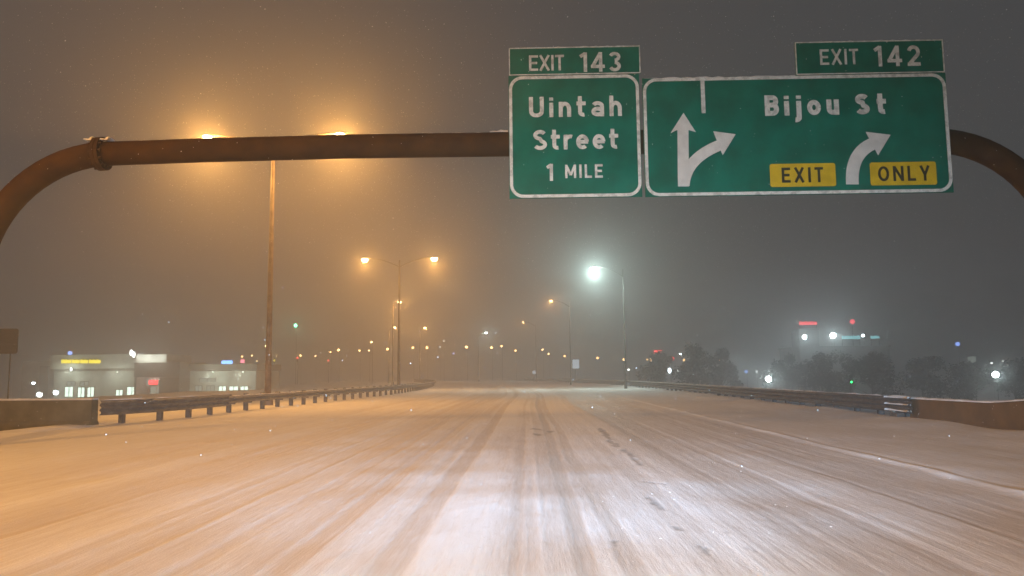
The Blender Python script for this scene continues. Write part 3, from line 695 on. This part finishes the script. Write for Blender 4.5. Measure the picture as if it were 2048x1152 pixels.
for px, py, d, mt, s, lt, lb in (
    (591, 651, 190, 'e_greenw', .42, 500, 'green tinted lamp on tall pole right of the nearest pole'),
    (887, 682, 300, 'e_white_dim', .30, None, 'faint white lamp high left of the white lamp over the bend'),
    (880, 694, 310, 'e_white_dim', .28, None, 'very faint pale lamp beneath another faint lamp near the bend'),
    (907, 707, 300, 'e_bluedim', .38, None, 'pale blue lamp between two orange ones over the road end'),
    (1339, 741, 200, 'e_white_far', .42, 150, 'tall oval white lamp nearest the left of the right guardrail lights'),
    (1257, 739, 210, 'e_white_dim', .34, None, 'small dim white lamp just above the far right guardrail'),
    (1361, 708, 240, 'e_white_far', .30, None, 'small white lamp right of the red sign over dark trees'),
    (1377, 716, 250, 'e_white_dim', .26, None, 'faint white lamp just right of a small orange lamp by the trees'),
    (1356, 741, 230, 'e_white_dim', .30, None, 'dim white lamp right of the tall oval white lamp'),
    (1385, 749, 170, 'e_white_far', .34, 120, 'small bright white lamp low beside the right guardrail'),
    (1462, 738, 180, 'e_white', .54, 700, 'bright white lot lamp left of the brightest low lamp'),
    (1492, 743, 210, 'e_bluedim', .38, None, 'small blue lamp right of a bright white lot lamp'),
    (1513, 743, 230, 'e_white_dim', .30, None, 'dim white lamp between blue lamp and bright yellowish lamp'),
    (1538, 742, 235, 'e_white_dim', .26, None, 'dim white lamp directly above the bright low lot lamp'),
    (1537, 758, 150, 'e_white', .55, 1000, 'brightest low white lot lamp behind the right guardrail'),
    (1590, 717, 240, 'e_white_dim', .30, None, 'tiny white lamp below the left roof floodlight'),
    (1708, 726, 230, 'e_white_far', .28, None, 'tiny white lamp high above the green traffic signal'),
    (1726, 671, 195, 'e_white_far', .40, None, 'white lamp at the end of the teal sign'),
    (1609, 674, 190, 'e_white', .52, 1500, 'left of two brilliant roof floodlights under the red sign'),
    (1666, 671, 190, 'e_white', .66, 2200, 'right and larger of two brilliant roof floodlights'),
    (1915, 688, 200, 'e_bluedim', .52, None, 'blue lamp standing alone in the dark at far right'),
    (1983, 726, 230, 'e_white_dim', .34, None, 'faint small lamp above the bright lamp at far right'),
    (2006, 722, 240, 'e_white_dim', .24, None, 'faintest small lamp near the right picture edge'),
    (1991, 749, 130, 'e_white', .50, 500, 'bright white lamp near the right picture edge over the brown wall'),
    (140, 706, 160, 'e_bluedim', .42, None, 'pale blue lamp above the yellow letters of the showroom'),
    (52, 738, 150, 'e_amber_far', .22, None, 'tiny amber lamp near the left picture edge'),
    (67, 766, 120, 'e_white_far', .24, None, 'small white lamp left of the showroom at the left edge'),
    (79, 789, 100, 'e_white_dim', .36, 60, 'low white lamp left of the showroom above the wall'),
    (112, 785, 110, 'e_white_far', .34, 160, 'low greenish white lamp at the left corner of the showroom'),
):
    far_lamp(px, py, d, mt, lb, 'lamp', s, WL, lt, COOL if d != 190 or px > 1000 else (0.4, 1.0, 0.7), 'lot_lamp', 1.5 if px in (1339,) else 1.0)

# ------------------------------------------------------------------ traffic signals, tail lights, small signs
def signal(px, py, d, mat, label, idx):
    q = P(px, py, d); g = min(ground_z(q.x, q.y), q.z - 4); o = empty('traffic_signal', (q.x, q.y, g)); tag(o, label, 'traffic signal', 'traffic signals of the town'); h = q.z - g
    MB().tube([(0, 0.25, -1.5), (0, 0.25, h + 0.9)], 0.08, 8).build('pole', M['darkgalv'], o, True)
    zc = h + (0.36 if idx == 2 else 0 if idx == 1 else -0.36)
    hs = MB().box(-0.2, 0.2, -0.1, 0.15, zc - 0.58, zc + 0.58).build('signal_head', M['black'], o)
    for k in range(3):
        zz = zc + 0.36 - 0.36 * k; on = (k == idx)
        s = 0.2 if not on else 0.15 * max(1, d / 110)
        MB().ball((0, -0.12, zz), s * 0.75 if not on else s, 0.05, s * 0.75 if not on else s, 12, 6).build('lens', M[mat] if on else M['black'], hs, True)
        v = MB(); n = 8; vs = []
        for j in range(n + 1):
            a = math.pi * j / n; vs += [(0.17 * math.cos(a), -0.1, zz + 0.17 * math.sin(a)), (0.17 * math.cos(a), -0.32, zz + 0.17 * math.sin(a))]
        v.add(vs, [(2 * j, 2 * j + 1, 2 * j + 3, 2 * j + 2) for j in range(n)]).build('visor', M['black'], hs)
    return o
signal(1702, 764, 110, 'e_green', 'traffic signal showing green behind the right guardrail', 2)
signal(595, 716, 210, 'e_reddim', 'traffic signal showing red right of the nearest lamp pole', 0)
signal(657, 721, 230, 'e_reddim', 'smaller traffic signal showing red among the orange lamps', 0)
signal(549, 721, 200, 'e_yellow', 'traffic signal showing yellow just beside the nearest lamp pole', 1)
def box_sign(x0, y0, x1, y1, d, mat, label, name='lit_sign', post=True, letters=0, frame='darkw'):
    a = P(x0, y1, d); b = P(x1, y0, d); cx = (a.x + b.x) / 2; g = min(ground_z(cx, d), a.z - 1.5)
    o = empty(name, (cx, d, g)); tag(o, label, 'sign'); hw = (b.x - a.x) / 2; zb, zt = a.z - g, b.z - g
    MB().box(-hw - 0.05, hw + 0.05, 0, 0.3, zb - 0.05, zt + 0.05).build('cabinet', M[frame], o)
    if letters:
        n = letters; wd = 2 * hw / n
        for k in range(n):
            hh = zt - zb
            MB().box(-hw + wd * k + wd * 0.1, -hw + wd * (k + 0.86), -0.06, -0.005, zb + hh * 0.06, zt - hh * (0.06 + 0.12 * ((k * 7) % 3 == 1))).build('letter', M[mat], o)
    else:
        MB().box(-hw, hw, -0.04, -0.005, zb, zt).build('face', M[mat], o)
    if post:
        for s in ((-0.6, 0.6) if hw > 0.8 else (0,)):
            MB().tube([(s * hw, 0.2, -1.5), (s * hw, 0.2, zb)], 0.1, 8).build('post', M['darkgalv'], o, True)
    return o
box_sign(443, 721, 465, 729, 190, 'e_blue', 'glowing blue sign right of the showroom')
box_sign(481, 719, 489, 726, 190, 'e_pink', 'small pink lit sign left of the nearest lamp pole')
box_sign(63, 738, 76, 746, 140, 'e_bluedim', 'small blue violet lit sign at the left picture edge')
box_sign(1145, 719, 1158, 737, 160, 'e_panel', 'pale upright sign panel beyond the end of the road')
box_sign(1065, 741, 1071, 748, 170, 'e_panel', 'tiny pale sign at the far end of the road')
box_sign(1308, 700, 1324, 707, 220, 'e_reddim', 'upper small red lit sign over the right guardrail')
box_sign(1337, 714, 1348, 721, 225, 'e_reddim', 'lower small red lit sign beside orange lamps')
box_sign(1936, 713, 1951, 724, 210, 'e_windowdim', 'dull grey lit sign near the right picture edge')
# dark overhead panel at the left edge
a = P(-30, 708, 62); b = P(37, 657, 62)
o = empty('roadside_sign', (b.x - 1.3, 62, -0.1)); tag(o, 'dark back of a roadside sign panel at the left edge', 'sign')
MB().prism([(x_, z_) for x_, z_ in rrect(-1.3, 1.3, a.z + 0.1, b.z + 0.1, 0.2)], 0, 0.06).build('panel', M['bark'], o)
for s in (-0.7, 0.7): MB().box(s - 0.035, s + 0.035, 0.07, 0.15, -0.6, b.z).build('post', M['darkgalv'], o)
for zz in (0.3, 0.8): MB().box(-1.2, 1.2, -0.05, -0.005, a.z + zz - 0.03, a.z + zz + 0.12).build('stringer', M['darkgalv'], o)

# ------------------------------------------------------------------ showroom on the left
BD = 130.0
def Bx(px, py=750): return P(px, py, BD).x
def Bz(py, px=300): return P(px, py, BD).z
ox = Bx(300); gb = -2.6
sh = empty('showroom_building', (ox, BD, gb)); tag(sh, 'pale lit showroom building with yellow letters and a dark entrance tower', 'building')
def blk(name, x0, y0, x1, y1, mat, fy, by=14, parent=sh):
    xm = (x0 + x1) / 2
    return MB().box(Bx(x0) - ox, Bx(x1) - ox, fy, by, (0 if y1 is None else Bz(y1, xm) - gb), Bz(y0, xm) - gb).build(name, mat, parent)
wl = blk('wall', 108, 742, 291, None, M['pale'], 0)
wr = blk('wall', 380, 742, 512, None, M['pale'], 0, 12)
blk('fascia', 104, 709, 291, 737, M['pale'], -0.6, 14.2)
blk('soffit_band', 106, 737.2, 291, 741.8, M['grey'], -0.3, 13.9)
blk('fascia', 380, 728, 516, 741, M['grey'], -0.6, 12.2)
blk('side_wing', 20, 722, 86, None, M['pale'], 3)
blk('pier', 86.5, 732, 104, None, M['darkw'], -1.0, 6)
tw = blk('entrance_tower', 292, 726, 380, 754, M['darkw'], -4, 8)
blk('tower_leg', 292.5, 754.3, 297, None, M['grey'], -3.9, 7.5); blk('tower_leg', 341, 754.3, 379, None, M['darkw'], -3.9, 7.5)
blk('wall', 297.5, 754.5, 340.5, None, M['pale'], 0, 7.4)
cp = blk('tower_cap', 293, 710, 352, 725.7, M['pale'], -3.6, 6)
rs = blk('entrance_sign', 305, 760, 322, 769, M['e_red'], -1.2, -0.9)
for x0, x1 in ((300, 304), (323, 331)): blk('sign_surround', x0, 758, x1, 771, M['e_windowdim'], -1.15, -0.9)
blk('door', 303, 772.5, 314, None, M['e_windowdim'], -0.1, -0.02); blk('door', 316, 772.5, 328, None, M['e_windowdim'], -0.1, -0.02)
for (x0, x1, y0, br_) in ((132, 148, 774, 1), (158, 171, 775, 1), (177, 190, 775, 1), (234, 247, 780, 1), (256, 275, 774, 1), (392, 405, 772, 0), (415, 430, 772, 0), (439, 453, 773, 1), (460, 477, 773, 1), (482, 497, 773, 1),
                     (136, 152, 764, 0), (162, 178, 764, 0), (400, 432, 757, 0)):
    y1 = y0 + (19 if y0 > 770 else 7)
    f = blk('window', x0, y0, x1, y1, M['e_window'] if br_ else M['e_windowdim'], -0.05, -0.012)
    xm = (x0 + x1) / 2; X0, X1 = Bx(x0) - ox, Bx(x1) - ox; Z1, Z0 = Bz(y0, xm) - gb, Bz(y1, xm) - gb
    MB().box(X0 - .08, X0, -0.12, -0.01, Z0, Z1).box(X1, X1 + .08, -0.12, -0.01, Z0, Z1).box(X0 - .08, X1 + .08, -0.12, -0.01, Z1, Z1 + .1).box((X0 + X1) / 2 - .04, (X0 + X1) / 2 + .04, -0.11, -0.055, Z0, Z1).build('frame', M['grey'], f)
xx = 127.0
for wlen, gap in ((5, 2.2), (4, 2.0), (4, 2.0), (6, 0)):
    for k in range(wlen):
        blk('letter', xx, 719.6 + 0.8 * (k % 2), xx + 2.8, 726.5, M['e_yellow'], -0.8, -0.62); xx += 3.75
    xx += gap
for px, py, pw in ((148, 738.8, 260), (240, 744, 200), (430, 744, 260), (490, 744, 160)):  # first is a real lamp; the others are added to light the facade
    q = Vector((Bx(px) - ox, -0.9, Bz(py, px) - gb))
    MB().ball(q, 0.2 if px == 148 else 0.12, 0.12, 0.3 if px == 148 else 0.1, 8, 6).build('facade_wash_lamp', M['e_white_dim' if px == 148 else 'e_window'], sh, True)
    point('facade_wash_light', q + Vector((0, -1.6, -0.5)), pw * 1.25, (0.85, 1.0, 0.85), 0.3, sh)
for px, py in ((291, 707), (296, 711)):
    q = Vector((Bx(px) - ox, -5.0, Bz(py, px) - gb)); MB().ball(q, 0.26, 0.2, 0.5, 8, 6).build('floodlight', M['e_white_dim'], sh, True)
point('floodlight_light', (Bx(312) - ox, -5.2, Bz(716, 312) - gb), 330, (0.95, 1, 0.9), 0.4, sh)
point('floodlight_light', (Bx(340) - ox, -5.2, Bz(718, 312) - gb), 200, (0.95, 1, 0.9), 0.4, sh)
point('entrance_light', (Bx(318) - ox, -2.2, Bz(758, 318) - gb), 120, (0.95, 1, 0.9), 0.3, sh)

# ------------------------------------------------------------------ buildings with lit roof signs on the right
HD = 200.0
hx = P(1680, 740, HD).x
ht = empty('hotel_building', (hx, HD, -6.6)); tag(ht, 'dark block with red and teal lit roof lettering at right', 'building')
def HX(px): return P(px, 720, HD).x - hx
def HZ(px, py): return P(px, py, HD).z + 6.6
MB().box(HX(1600), HX(1780), 0, 16, -0.5, HZ(1690, 694)).build('wall', M['darkw'], ht)
MB().box(HX(1598), HX(1782), -0.3, 16.3, HZ(1690, 694) + 0.01, HZ(1690, 692)).build('parapet', M['darkw'], ht)
MB().box(HX(1612), HX(1652), 4, 10, HZ(1690, 692) + 0.01, HZ(1690, 655)).build('penthouse', M['darkw'], ht)
def hl(x0, x1, y0, y1, n, mat, fy):
    fr_ = MB().box(HX(x0), HX(x1), fy, fy + 0.15, HZ((x0 + x1) / 2, y1) - 0.12, HZ((x0 + x1) / 2, y1) - 0.02).build('sign_rail', M['darkw'], ht)
    for s in (x0 + 1, x1 - 1):
        MB().box(HX(s) - .06, HX(s) + .06, fy + 0.05, fy + 0.15, HZ(1690, 692 if fy < 3 else 656), HZ(s, y1) - 0.13).build('sign_leg', M['darkw'], ht)
    wd = (x1 - x0) / n
    for k in range(n):
        MB().box(HX(x0 + wd * k + wd * .08), HX(x0 + wd * (k + .9)), fy, fy + 0.12, HZ((x0 + x1) / 2, y1), HZ((x0 + x1) / 2, y0 + (k * 5 % 3) * .6)).build('letter', mat, fr_)
hl(1614, 1650, 640.5, 647.5, 9, M['e_red'], 4.2); hl(1687, 1724, 671, 678, 10, M['e_teal'], 0.3); hl(1745, 1763, 671, 677, 5, M['e_teal'], 0.3)
q = Vector((HX(1724), 4.6, HZ(1724, 641)))
MB().tube([(q.x, 4.8, HZ(1690, 693)), (q.x, 4.8, q.z + 0.4)], 0.08, 6).build('sign_leg', M['darkw'], ht); MB().ball(q, 0.62, 0.15, 0.62, 14, 8).build('emblem', M['e_red'], ht, True)
for r in range(3):
    for c in range(12):
        x0 = HX(1604) + (HX(1776) - HX(1604)) * c / 12 + 0.4; zz = 2.0 + r * 3.0
        f = MB().box(x0, x0 + 1.1, -0.03, -0.005, zz, zz + 1.5).build('window', M['black'], ht)
        MB().box(x0 - .06, x0 + 1.16, -0.1, -0.005, zz - 0.1, zz - 0.01).build('sill', M['grey'], f)

# ------------------------------------------------------------------ trees
def tree(px, d, top_y, wpx, label, seed):
    rg = random.Random(seed); q = P(px, top_y, d); g = ground_z(q.x, d); h = q.z - g; rx = wpx / 2 * d / F_PX
    o = empty('tree', (q.x, d, g)); tag(o, label, 'tree', 'dark trees below the right side of the road')
    tk = MB(); tk.tube([(0, 0, -0.8), (0.1, 0, h * 0.3), (0.0, 0.1, h * 0.75)], [0.28, 0.2, 0.06], 8)
    ends = []
    for k in range(16):
        a = rg.random() * 6.28; z0_ = h * (0.22 + 0.45 * rg.random()); rr = rx * (0.5 + 0.45 * rg.random()); e = Vector((math.cos(a) * rr, math.sin(a) * rr, z0_ + h * 0.2 * rg.random() + 0.8))
        tk.tube([(0, 0, z0_), tuple(e * 0.5 + Vector((0, 0, z0_ * 0.5))), tuple(e)], [0.09, 0.06, 0.02], 5); ends.append(e)
    tk.build('trunk', M['bark'], o, True)
    cr = MB()
    cl = [e for e in ends] + [Vector((rx * 0.5 * (rg.random() - .5), rx * 0.5 * (rg.random() - .5), h * (0.5 + 0.42 * rg.random()))) for _ in range(12)]
    for c in cl:
        rad = rx * (0.26 + 0.2 * rg.random())
        for _ in range(150):
            v = Vector((rg.gauss(0, 1), rg.gauss(0, 1), rg.gauss(0, 0.8))).normalized() * rad * rg.random() ** 0.4; c2 = c + v
            if c2.z > h: c2.z = h - rg.random() * 0.5
            s = 0.14 + 0.2 * rg.random(); t1_ = Vector((rg.gauss(0, 1), rg.gauss(0, 1), rg.gauss(0, 1))).normalized(); t2_ = t1_.orthogonal().normalized()
            cr.add([c2 - t1_ * s, c2 + t2_ * s * 0.6, c2 + t1_ * s, c2 - t2_ * s * 0.6], [(0, 1, 2, 3)])
    cr.build('crown', M['leaf'], o)
for i, (px, d, ty, wp, lb) in enumerate(((1312, 150, 690, 62, 'dark tree just right of the white lamp pole'), (1390, 145, 682, 78, 'broad dark tree left of the bright lot lamp'), (1440, 165, 694, 66, 'smaller dark tree behind the bright lot lamp'),
                                (1570, 150, 706, 74, 'dark tree under the left roof floodlight'), (1640, 140, 700, 84, 'rounded dark tree left of the green signal'), (1740, 135, 702, 96, 'broad dark tree right of the green signal'),
                                (1840, 150, 714, 90, 'low dark tree beyond the end of the brown wall'), (1930, 145, 722, 84, 'low dark tree under the blue lamp at right'), (2025, 150, 716, 84, 'dark tree at the right picture edge'))):
    tree(px, d, ty, wp, lb, 60 + i)

# ------------------------------------------------------------------ snow falling through the air
fl = MB(); rg = random.Random(5)
for _ in range(24000):
    c = Vector((rg.uniform(-28, 28), rg.uniform(8, 62), rg.uniform(0.3, 17)))
    s = 0.003 + 0.004 * rg.random() + 0.00012 * c.y
    fl.add([c + Vector(v) * s for v in ((1, 0, 0), (-1, 0, 0), (0, 1, 0), (0, -1, 0), (0, 0, 1), (0, 0, -1))], [(0, 2, 4), (2, 1, 4), (1, 3, 4), (3, 0, 4), (2, 0, 5), (1, 2, 5), (3, 1, 5), (0, 3, 5)])
tag(fl.build('falling_snow', M['snow']), 'scattered snowflakes drifting through the night air', 'snow', kind='stuff')

# ------------------------------------------------------------------ clods of snow beside the wheel paths
cl = MB(); rg = random.Random(9)
for _ in range(520):
    d = 4.5 + 24 * rg.random() ** 1.6; c0 = rg.choice((-0.86, -0.62, -0.4, 0.28, 0.62, 0.95, 1.2, 1.6, 2.2, -1.5, -2.3, 3.0, 5.95)) + rg.gauss(0, 0.16)
    if 0.36 < c0 < 0.58 or -1.3 < c0 < -0.94: continue
    s = (0.003 + 0.010 * rg.random() ** 3) * (1.6 if c0 > 5 else 1.0); X = c0; zz = road_z(X, d) + s * 0.05; n = 6; vs = [(X, d, zz + s * 0.35)]
    for k in range(n):
        a = 2 * math.pi * k / n; r_ = s * (0.8 + 0.6 * rg.random()); vs.append((X + r_ * math.cos(a), d + r_ * 1.5 * math.sin(a), zz + s * 0.12 * rg.random()))
    for k in range(n):
        a = 2 * math.pi * k / n; vs.append((X + s * 0.9 * math.cos(a), d + s * 1.3 * math.sin(a), zz - s * 0.8))
    fs = [(0, 1 + k, 1 + (k + 1) % n) for k in range(n)] + [(1 + k, 1 + n + k, 1 + n + (k + 1) % n, 1 + (k + 1) % n) for k in range(n)]
    cl.add(vs, fs)
tag(cl.build('snow_clods', M['snow']), 'small clods of snow scattered beside the wheel tracks', 'snow', kind='stuff')
